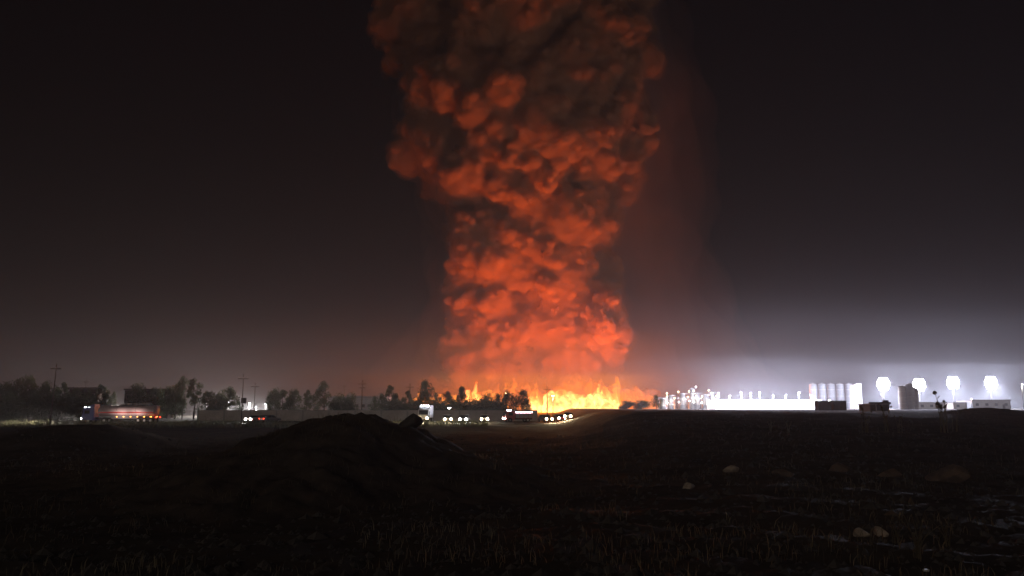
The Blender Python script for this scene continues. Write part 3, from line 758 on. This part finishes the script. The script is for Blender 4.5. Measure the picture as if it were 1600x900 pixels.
# floodlit store: long white hall under a row of yard lamps
hall = building('store_hall', 1118, 1284, 625, 372, 18, 'whitewall', 'long white hall blown out by the floodlights in front of it', windows=0, door=False, parapet=0)
wd_ = at(1284, 640, 372).x - at(1118, 640, 372).x
for k in range(7):
    x = -wd_ / 2 + (k + .5) * wd_ / 7
    d = MB().box(x, -.05, 1.9, 4.2, .12, 3.8).build('roller_door', M['greywall'], hall)
    for q in range(5): MB().box(x, -.13, .5 + q * .75, 4.0, .05, .08).build('rib', M['steel'], d)
for k, (px, py) in enumerate([(1122, 615), (1140, 619), (1158, 614), (1173, 615), (1187, 614), (1208, 618), (1228, 618), (1248, 614), (1268, 619)]):
    lamp_post(px, py, 358, LAMP * 5, WH, ['floodlight post at the left end of the white hall', 'second floodlight post from the left before the white hall', 'third floodlight post from the left before the white hall', 'fourth floodlight post from the left before the white hall', 'middle floodlight post before the white hall', 'fourth floodlight post from the right before the white hall', 'third floodlight post from the right before the white hall', 'second floodlight post from the right before the white hall', 'floodlight post at the right end of the white hall'][k], 'floodlight posts in front of the white hall', .6, name='floodlight_post', radius=.8)

# silos, tanks and plant
def silo(px, top, Yd, rpx, label, group, m='greywall', name='silo', cap=True):
    p = at(px, top, Yd); z0 = gh(p.x, Yd); H = p.z - z0; r = rpx * Yd / FPX
    t = empty(name, (p.x, Yd, z0), 0, label, name.replace('_', ' '), group)
    MB().lathe([(r, -.4), (r, H - r * .35)], n=24).build('shell', M[m], t, smooth_=False)
    MB().lathe([(r * 1.03, H - r * .34), (r * .8, H - r * .12), (r * .2, H), (r * .18, H + .3)], n=24).build('dome', M['steel'], t)
    for z in (H * .25, H * .5, H * .75):
        MB().lathe([(r * 1.02, z - .08), (r * 1.025, z + .08)], n=24).build('band', M['steel'], t)
    ld = MB()
    for x in (-.25, .25): ld.tube((x, -r - .15, 0), (x, -r - .15, H), .03, .03, 5)
    for k in range(int(H / .5)): ld.tube((-.25, -r - .15, .3 + k * .5), (.25, -r - .15, .3 + k * .5), .02, .02, 4)
    ld.build('ladder', M['steel'], t)
    return t
for k, px in enumerate((1270, 1284, 1298, 1312, 1326)):
    silo(px, 599, 440, 5.6, ['leftmost of the five tall pale silos', 'second of the five tall pale silos from the left', 'middle one of the five tall pale silos', 'fourth of the five tall pale silos from the left', 'rightmost of the five tall pale silos'][k], 'row of five tall silos', 'grey')
for k, (px, top, r) in enumerate([(1409, 603, 6), (1420, 600, 6.2), (1429, 606, 4.5)]):
    silo(px, top, 300, r, ['left tank of the grey upright cluster', 'middle and tallest tank of the grey upright cluster', 'narrow right tank of the grey upright cluster'][k], 'cluster of three grey upright tanks', 'greywall', 'upright_tank')
def lattice(px, top, Yd, wdt, label):
    p = at(px, top, Yd); z0 = gh(p.x, Yd); H = p.z - z0
    t = empty('lattice_tower', (p.x, Yd, z0), 0, label, 'tower'); n = max(3, int(H / 2.2))
    for sx in (-1, 1):
        for sy in (-1, 1): MB().tube((sx * wdt, sy * wdt, -.3), (sx * wdt * .6, sy * wdt * .6, H), .12, .09, 6).build('leg', M['steel'], t)
    for k in range(n):
        z, z2 = H * k / n, H * (k + 1) / n; f, f2 = wdt * (1 - .4 * k / n), wdt * (1 - .4 * (k + 1) / n); m = MB()
        for a_, b_ in (((-1, -1), (1, -1)), ((1, -1), (1, 1)), ((1, 1), (-1, 1)), ((-1, 1), (-1, -1))):
            m.tube((a_[0] * f, a_[1] * f, z), (b_[0] * f2, b_[1] * f2, z2), .05, .05, 5); m.tube((b_[0] * f, b_[1] * f, z), (a_[0] * f2, a_[1] * f2, z2), .05, .05, 5); m.tube((a_[0] * f2, a_[1] * f2, z2), (b_[0] * f2, b_[1] * f2, z2), .05, .05, 5)
        m.build('bracing', M['steel'], t)
    return t
lattice(1334, 602, 380, 1.6, 'lattice tower right of the five silos')
building('stair_tower', 1340, 1348, 601, 400, 3, 'whitewall', 'narrow white stair tower beside the lattice tower', 'tower', door=False)
lamp_post(1337, 614, 372, LAMP * .5, WH, 'lamp shining on the narrow white stair tower', 'plant lamps', .9)
lamp_post(1296, 626, 405, LAMP * .15, WH, 'lamp at the foot of the five silos', 'plant lamps', .9)
lamp_post(1378, 617, 300, LAMP * .05, (1, .7, .55), 'small pinkish lamp under the first floodlight', 'plant lamps', .5)
lamp_post(1518, 624, 320, LAMP * .05, (1, .55, .4), 'small reddish lamp left of the rightmost floodlight', 'plant lamps', .5)
lamp_post(1597, 601, 300, LAMP * .5, (1, .93, .8), 'lamp post cut by the right picture edge', 'plant lamps', .6)
def container(px, Yd, top, wpx, label):
    p = at(px, 640, Yd); z0 = gh(p.x, Yd); H = at(px, top, Yd).z - z0; wdt = wpx * Yd / FPX
    t = empty('container', (p.x, Yd, z0), 0, label, 'container', 'two dark containers by the silos')
    MB().box(0, 0, H / 2 - .1, wdt, 2.4, H + .2).build('body', M['rubber'], t, bevel=.06)
    for k in range(10): MB().box(-wdt / 2 + (k + .5) * wdt / 10, -1.23, H / 2, wdt / 22, .06, H * .88).build('rib', M['black'], t)
container(1286, 200, 626, 20, 'dark container below the silos, left one of two')
container(1310, 200, 626, 20, 'dark container below the silos, right one of two')

# lit plant between the fire and the hall
def column_unit(px, top, Yd, r, label, lamps):
    p = at(px, top, Yd); z0 = gh(p.x, Yd); H = p.z - z0
    t = empty('process_column', (p.x, Yd, z0), 0, label, 'process column', 'columns of the lit plant')
    MB().lathe([(r * 1.3, -.3), (r * 1.1, 1.2), (r, 1.5), (r, H - r), (r * .6, H - .25 * r), (.1, H)], n=16).build('vessel', M['black'], t, smooth_=True)
    for k in range(lamps):
        z = H * (.3 + .65 * k / max(1, lamps - 1)); pf = MB().lathe([(r * 1.05, z - .06), (r * 1.9, z - .06), (r * 1.9, z + .02), (r * 1.05, z + .02)], n=16).build('platform', M['steel'], t)
        s_ = 1 if k % 2 else -1
        MB().lathe([(.05, -.2), (.18, -.12), (.2, .03), (.05, .14)], (s_ * r * 1.5, -r * 1.3, z + 1.0), 10).build('lamp_glass', M['lampwarm'] if k % 3 else M['lampwhite'], pf, smooth_=True)
    point('lamp_light', (0, -r * 3, H * .55), LAMP * .12, (1, .82, .66), .5, t)
for k, (px, top, r, n) in enumerate([(1035, 622, 1.3, 2), (1047, 617, 1.2, 3), (1066, 614, 1.5, 3), (1081, 606, 1.1, 4), (1089, 613, 1.3, 3), (1102, 616, 1.6, 2), (1112, 612, 1.2, 3)]):
    column_unit(px, top, 390, r, ['leftmost short column of the lit plant beside the fire', 'second column of the lit plant from the fire', 'stout third column of the lit plant from the fire', 'tallest column of the lit plant', 'column just right of the tallest one in the lit plant', 'stout low column near the white hall', 'slim column next to the white hall'][k], n)
a, b = at(1030, 640, 395), at(1116, 640, 395)
t = empty('pipe_rack', (a.x, 395, gh(a.x, 395)), 0, 'steel pipe rack joining the columns of the lit plant', 'pipe rack')
for k in range(8):
    x = (b.x - a.x) * k / 7
    for y in (0, 3): MB().box(x, y, 2.4, .3, .3, 5.4).build('post', M['steel'], t)
for z in (3.6, 5.2): MB().box((b.x - a.x) / 2, 1.5, z, b.x - a.x + 1, 3.4, .25).build('deck', M['steel'], t)
for k in range(5): MB().tube((-.5, .3 + k * .6, 5.6), (b.x - a.x + .5, .3 + k * .6, 5.6), .2, .2, 8).build('pipe', M['rim'], t)

# ------------------------------------------------------------------ vehicles
def wheel(t, x, y, r, wd=.26):
    o = MB().lathe([(r * .55, -wd / 2), (r * .94, -wd / 2), (r, -wd * .3), (r, wd * .3), (r * .94, wd / 2), (r * .55, wd / 2)], (0, 0, 0), 18, 'y').build('wheel', M['rubber'], t, (x, y, r), True)
    MB().lathe([(r * .1, -wd * .52), (r * .5, -wd * .5), (r * .56, -wd * .42), (r * .56, wd * .42), (r * .5, wd * .5), (r * .1, wd * .52)], (0, 0, 0), 14, 'y').build('rim', M['rim'], o)
def car(px, Yd, rz, paint, label, head=0.0, tail=False, warm=False, name='car'):
    glowmat = 'lampwarm' if warm else 'lamphead'
    p = at(px, 650, Yd); z0 = gh(p.x, Yd) + .1
    t = empty(name, (p.x, Yd, z0), rz, label, name.replace('_', ' '), 'vehicles stopped along the road')
    MB().prism([(2.15, .35), (2.2, .62), (2.05, .82), (1.1, .95), (-1.9, .98), (-2.15, .9), (-2.2, .5), (-2.1, .32)], -.86, .86).build('body', M[paint], t, bevel=.06)
    cab = MB().prism([(1.05, .94), (.35, 1.42), (-1.1, 1.45), (-1.85, .97)], -.76, .76).build('cabin', M['glass'], t, bevel=.04)
    MB().prism([(.38, 1.425), (.25, 1.48), (-1.05, 1.5), (-1.12, 1.455)], -.72, .72).build('roof', M[paint], cab)
    for x in (1.35, -1.35):
        for y in (-.78, .78): wheel(t, x, y, .32, .2)
    for y in (-.6, .6):
        if head:
            MB().lathe([(.02, .12), (.2, .07), (.23, -.03)], (2.2, y, .66), 12, 'x').build('headlight', M[glowmat], t)
        else: MB().box(2.19, y, .66, .06, .3, .14).build('headlight', M['glass'], t)
        MB().box(-2.2, y, .78, .06, .28, .14).build('tail_light', M['lampred' if tail else 'red'], t)
        MB().box(.75, y * 1.55, .98, .12, .16, .12).build('mirror', M[paint], t)
    MB().box(2.21, 0, .5, .04, .9, .18).build('grille', M['black'], t)
    if head:
        point('headlight_beam', (2.6, 0, .7), head, (1, .74, .42) if warm else (1, .95, .88), .25, t, spot=90, rot=(R(62), 0, R(-90)))
    return t
HL = 4.5e3
car(699, 162, R(-82), 'white', 'car facing the camera with warm headlights, first right of the box truck', HL, False, True)
car(726, 161, R(-95), 'grey', 'car with the whitest, brightest headlights under the white-hot fire', HL * 2.2)
car(757, 163, R(-88), 'white', 'car with warm headlights, last before the rescue truck', HL, False, True)
car(852, 164, R(-70), 'grey', 'car with headlights near the foot of the pole before the blaze', HL * .9, False, True)
car(888, 163, R(-97), 'white', 'car with dazzling warm headlights at the field crest', HL * 1.5, False, True)
car(874, 166, R(-80), 'red', 'red car half behind the dazzling warm headlights', HL * .8, False, True)
car(399, 160, R(-110), 'white', 'car with white headlights below the shorter bare pole', HL * .7)
car(422, 160, R(60), 'grey', 'car driving off with red tail lights right of the white headlights', 0, True)

def box_truck(px, Yd, rz, label):
    p = at(px, 650, Yd); t = empty('box_truck', (p.x, Yd, gh(p.x, Yd) + .1), rz, label, 'truck', 'vehicles stopped along the road')
    MB().box(-1.6, 0, .75, 6.4, 1.1, .3).build('chassis', M['black'], t)
    MB().box(-1.9, 0, 2.15, 4.6, 2.2, 2.5).build('cargo_box', M['white'], t, bevel=.05)
    cab = MB().prism([(2.3, .5), (2.35, 1.5), (2.05, 2.6), (.6, 2.65), (.6, .5)], -1.05, 1.05).build('cab', M['white'], t, bevel=.06)
    MB().prism([(2.36, 1.55), (2.37, 1.57), (2.12, 2.42), (2.09, 2.40)], -.9, .9).build('windscreen', M['glass'], cab)
    for y in (-1.06, 1.06): MB().box(1.5, y, 1.9, .8, .03, .7).build('side_window', M['glass'], cab)
    for x in (1.5, -2.6):
        for y in (-.95, .95): wheel(t, x, y, .45, .28)
    for y in (-.75, .75): MB().lathe([(.02, .1), (.19, .06), (.2, -.03)], (2.36, y, .85), 12, 'x').build('headlight', M['lampwarm'], t)
    MB().box(2.3, 0, .5, .12, 2.1, .25).build('bumper', M['black'], t)
    for y in (-.7, -.25, .25, .7): MB().lathe([(.02, .1), (.11, .07), (.12, -.03)], (.55, y, 3.3), 10, 'x').build('marker_light', M['lampblue'], t)
    point('headlight_beam', (2.8, 0, .8), HL * 2.5, (1, .8, .5), .3, t, spot=90, rot=(R(62), 0, R(-90)))
box_truck(664, 161, R(-92), 'white box truck facing the camera with roof marker lights beside the boulder')

def rescue_truck(px, Yd, rz, label):
    p = at(px, 650, Yd); t = empty('rescue_truck', (p.x, Yd, gh(p.x, Yd) + .1), rz, label, 'truck', 'vehicles stopped along the road')
    MB().box(-.3, 0, .7, 5.4, 1.2, .3).build('chassis', M['black'], t)
    MB().box(-1.1, 0, 1.45, 3.6, 2.2, 1.3).build('equipment_body', M['red'], t, bevel=.05)
    cab = MB().prism([(2.7, .5), (2.75, 1.35), (2.4, 2.2), (.8, 2.25), (.8, .5)], -1.05, 1.05).build('cab', M['red'], t, bevel=.06)
    MB().prism([(2.75, 1.4), (2.77, 1.42), (2.47, 2.05), (2.44, 2.03)], -.9, .9).build('windscreen', M['glass'], cab)
    for y in (-1.06, 1.06): MB().box(1.7, y, 1.65, .9, .03, .6).build('side_window', M['glass'], cab)
    for k in range(4):
        for y in (-1.11, 1.11): MB().box(-2.4 + k * .88, y, 1.3, .78, .04, .8).build('shutter', M['steel'], t)
    for y in (-1.14, 1.14): MB().box(-1.1, y, 1.98, 3.5, .05, .14).build('scene_light', M['lampblue'], t)
    MB().box(1.7, 0, 2.38, .4, 1.5, .22).build('beacon_bar', M['lampblue'], cab)
    for x in (1.8, -1.9):
        for y in (-.95, .95): wheel(t, x, y, .45, .28)
    for y in (-.75, .75): MB().lathe([(.02, .1), (.17, .06), (.18, -.03)], (2.76, y, .8), 12, 'x').build('headlight', M['lamphead'], t)
    ld = MB()
    for y in (-.3, .3): ld.tube((-2.8, y, 2.25), (.6, y, 2.25), .04, .04, 6)
    for k in range(9): ld.tube((-2.7 + k * .4, -.3, 2.25), (-2.7 + k * .4, .3, 2.25), .03, .03, 5)
    ld.build('ladder', M['steel'], t)
    point('headlight_beam', (3.2, 0, .8), HL * 1.6, (1, .95, .9), .3, t, spot=90, rot=(R(62), 0, R(-90)))
rescue_truck(808, 162, R(198), 'red rescue truck side-on with a strip of white lights along it')

def tanker(px_front, Yd, label):
    """drives towards -x; local front is -x"""
    p = at(px_front, 650, Yd); t = empty('tanker_truck', (p.x, Yd, gh(p.x, Yd) + .1), 0, label, 'tanker truck')
    cab = MB().prism([(0, .55), (-.08, 1.4), (.18, 2.75), (.45, 2.95), (2.2, 3.0), (2.2, .55)], -1.2, 1.2).build('cab', M['blue'], t, bevel=.07)
    MB().prism([(-.085, 1.55), (-.06, 1.56), (.16, 2.66), (.13, 2.66)], -1.05, 1.05).build('windscreen', M['glass'], cab)
    for y in (-1.21, 1.21):
        d = MB().box(.95, y, 1.55, 1.15, .03, 1.75).build('door', M['blue'], cab); MB().box(.95, y * 1.012, 2.1, .95, .03, .62).build('side_window', M['glass'], d); MB().box(1.38, y * 1.02, 1.45, .16, .04, .05).build('handle', M['steel'], d)
        MB().box(.1, y * 1.12, 2.1, .12, .28, .5).build('mirror', M['black'], cab)
    MB().box(-.12, 0, 1.0, .06, 1.5, .55).build('grille', M['black'], cab)
    MB().box(-.12, 0, .55, .25, 2.4, .32).build('bumper', M['white'], cab)
    MB().prism([(.5, 3.0), (1.9, 3.55), (2.15, 3.55), (2.15, 3.0)], -.95, .95).build('wind_deflector', M['blue'], cab)
    for y in (-.8, -.4, .4, .8): MB().lathe([(.02, -.08), (.08, -.05), (.09, .03)], (.3, y, 2.98), 10, 'x').build('roof_light', M['lampblue'], cab)
    for y in (-.9, .9): MB().lathe([(.02, -.1), (.17, -.06), (.19, .03)], (-.1, y, .9), 12, 'x').build('headlight', M['lamphead'], cab)
    MB().box(7.6, 0, .95, 12.4, .9, .28).build('chassis', M['black'], t)
    n = 22; vs_, fs = [], []
    prof = [(2.75, .25), (2.8, .8), (3.0, 1.0), (13.5, 1.0), (13.72, .8), (13.78, .25)]
    for x, k in prof:
        for i in range(n): a_ = 2 * math.pi * i / n; vs_.append((x, 1.22 * k * math.cos(a_), 2.28 + 1.06 * k * math.sin(a_)))
    for r_ in range(len(prof) - 1):
        for i in range(n): fs.append((r_ * n + i, r_ * n + (i + 1) % n, (r_ + 1) * n + (i + 1) % n, (r_ + 1) * n + i))
    fs += [tuple(range(n - 1, -1, -1)), tuple((len(prof) - 1) * n + i for i in range(n))]
    tank = MB().add(vs_, fs).build('tank', M['pale'], t, smooth_=True)
    for y in (-1, 1): MB().box(8.25, y * 1.19, 2.02, 10.4, .07, .22).build('red_stripe', M['red'], tank)
    for x in (4.6, 7.0, 9.4, 11.8): MB().lathe([(.34, 3.3), (.36, 3.46), (.3, 3.52), (.05, 3.55)], (x, 0, 0), 12).build('hatch', M['steel'], tank)
    rl = MB()
    for y in (-.5, .5):
        rl.tube((4, y, 3.62), (12.6, y, 3.62), .025, .025, 6)
        for x in (4, 6.1, 8.3, 10.4, 12.6): rl.tube((x, y, 3.2), (x, y, 3.62), .025, .025, 5)
    rl.build('walkway_rail', M['steel'], tank)
    for x in (3.05, 6.5, 10.0, 13.4):
        rg = MB(); k2 = []
        for i in range(n):
            a_, b_ = 2 * math.pi * i / n, 2 * math.pi * (i + 1) / n
            rg.tube((x, 1.235 * math.cos(a_), 2.28 + 1.075 * math.sin(a_)), (x, 1.235 * math.cos(b_), 2.28 + 1.075 * math.sin(b_)), .035, .035, 5)
        rg.build('tank_band', M['steel'], tank)
    for y in (-1, 1):
        MB().box(8.0, y * 1.12, 1.1, 5.0, .06, .5).build('side_guard', M['grey'], t)
        for k in range(6): MB().lathe([(.09, -.05), (.085, .05), (.03, .08)], (6.6 + k * 1.3, y * 1.22, 1.22), 10, 'y').build('marker_light', M['lamporange'], t)
        MB().box(13.85, y * .9, 1.1, .08, .4, .16).build('tail_light', M['lampred'], t)
    for x in (1.2, 4.2, 10.6, 11.8, 13.0):
        for y in (-1.02, 1.02): wheel(t, x, y, .5, .32)
    ld = MB()
    for y in (-.25, .25): ld.tube((13.95, y, 1.0), (13.95, y, 3.4), .03, .03, 5)
    for k in range(7): ld.tube((13.95, -.25, 1.2 + k * .33), (13.95, .25, 1.2 + k * .33), .02, .02, 5)
    ld.build('ladder', M['steel'], t)
    point('headlight_beam', (-.6, -.4, .95), HL * 9, (1, .9, .78), .25, t, spot=75, rot=(R(78), 0, R(146)))
    for x in (7.3, 10.6): point('tank_fill', (x, -2.6, 1.5), HL * .03, (1, .72, .62), .1, t)  # added fill lights standing off the tank to brighten its side
tanker(133, 153, 'pale tanker truck with blue cab and red stripe driving along the road')

# ------------------------------------------------------------------ haze
def air(name, boxargs, density, aniso, label):
    m = bpy.data.materials.new(name + '_air'); m.use_nodes = True; n = m.node_tree.nodes; n.remove(n['Principled BSDF'])
    v = n.new('ShaderNodeVolumePrincipled'); v.inputs['Color'].default_value = (.74, .75, .80, 1); v.inputs['Density'].default_value = density; v.inputs['Anisotropy'].default_value = aniso
    m.node_tree.links.new(v.outputs[0], n['Material Output'].inputs['Volume'])
    return tag(MB().box(*boxargs).build(name, m), label, name.split('_')[-1], kind='stuff')
air('haze', (0, 775, 220, 3000, 1650, 446), HAZE_DENSITY, .5, 'thin smoky night air over the whole place')
for k_, (top_, f_) in enumerate(((24, .62), (46, .32))):
    air('ground_mist', (0, 770 - k_ * 2, top_ / 2 - 1.2 - k_ * .2, 2960 + k_ * 8, 1600 + k_ * 8, top_ + 2.4 + k_ * .4), MIST_DENSITY * f_, .3, ['dusty mist lying close over the field and road', 'thin upper layer of dusty mist above the tree tops'][k_])
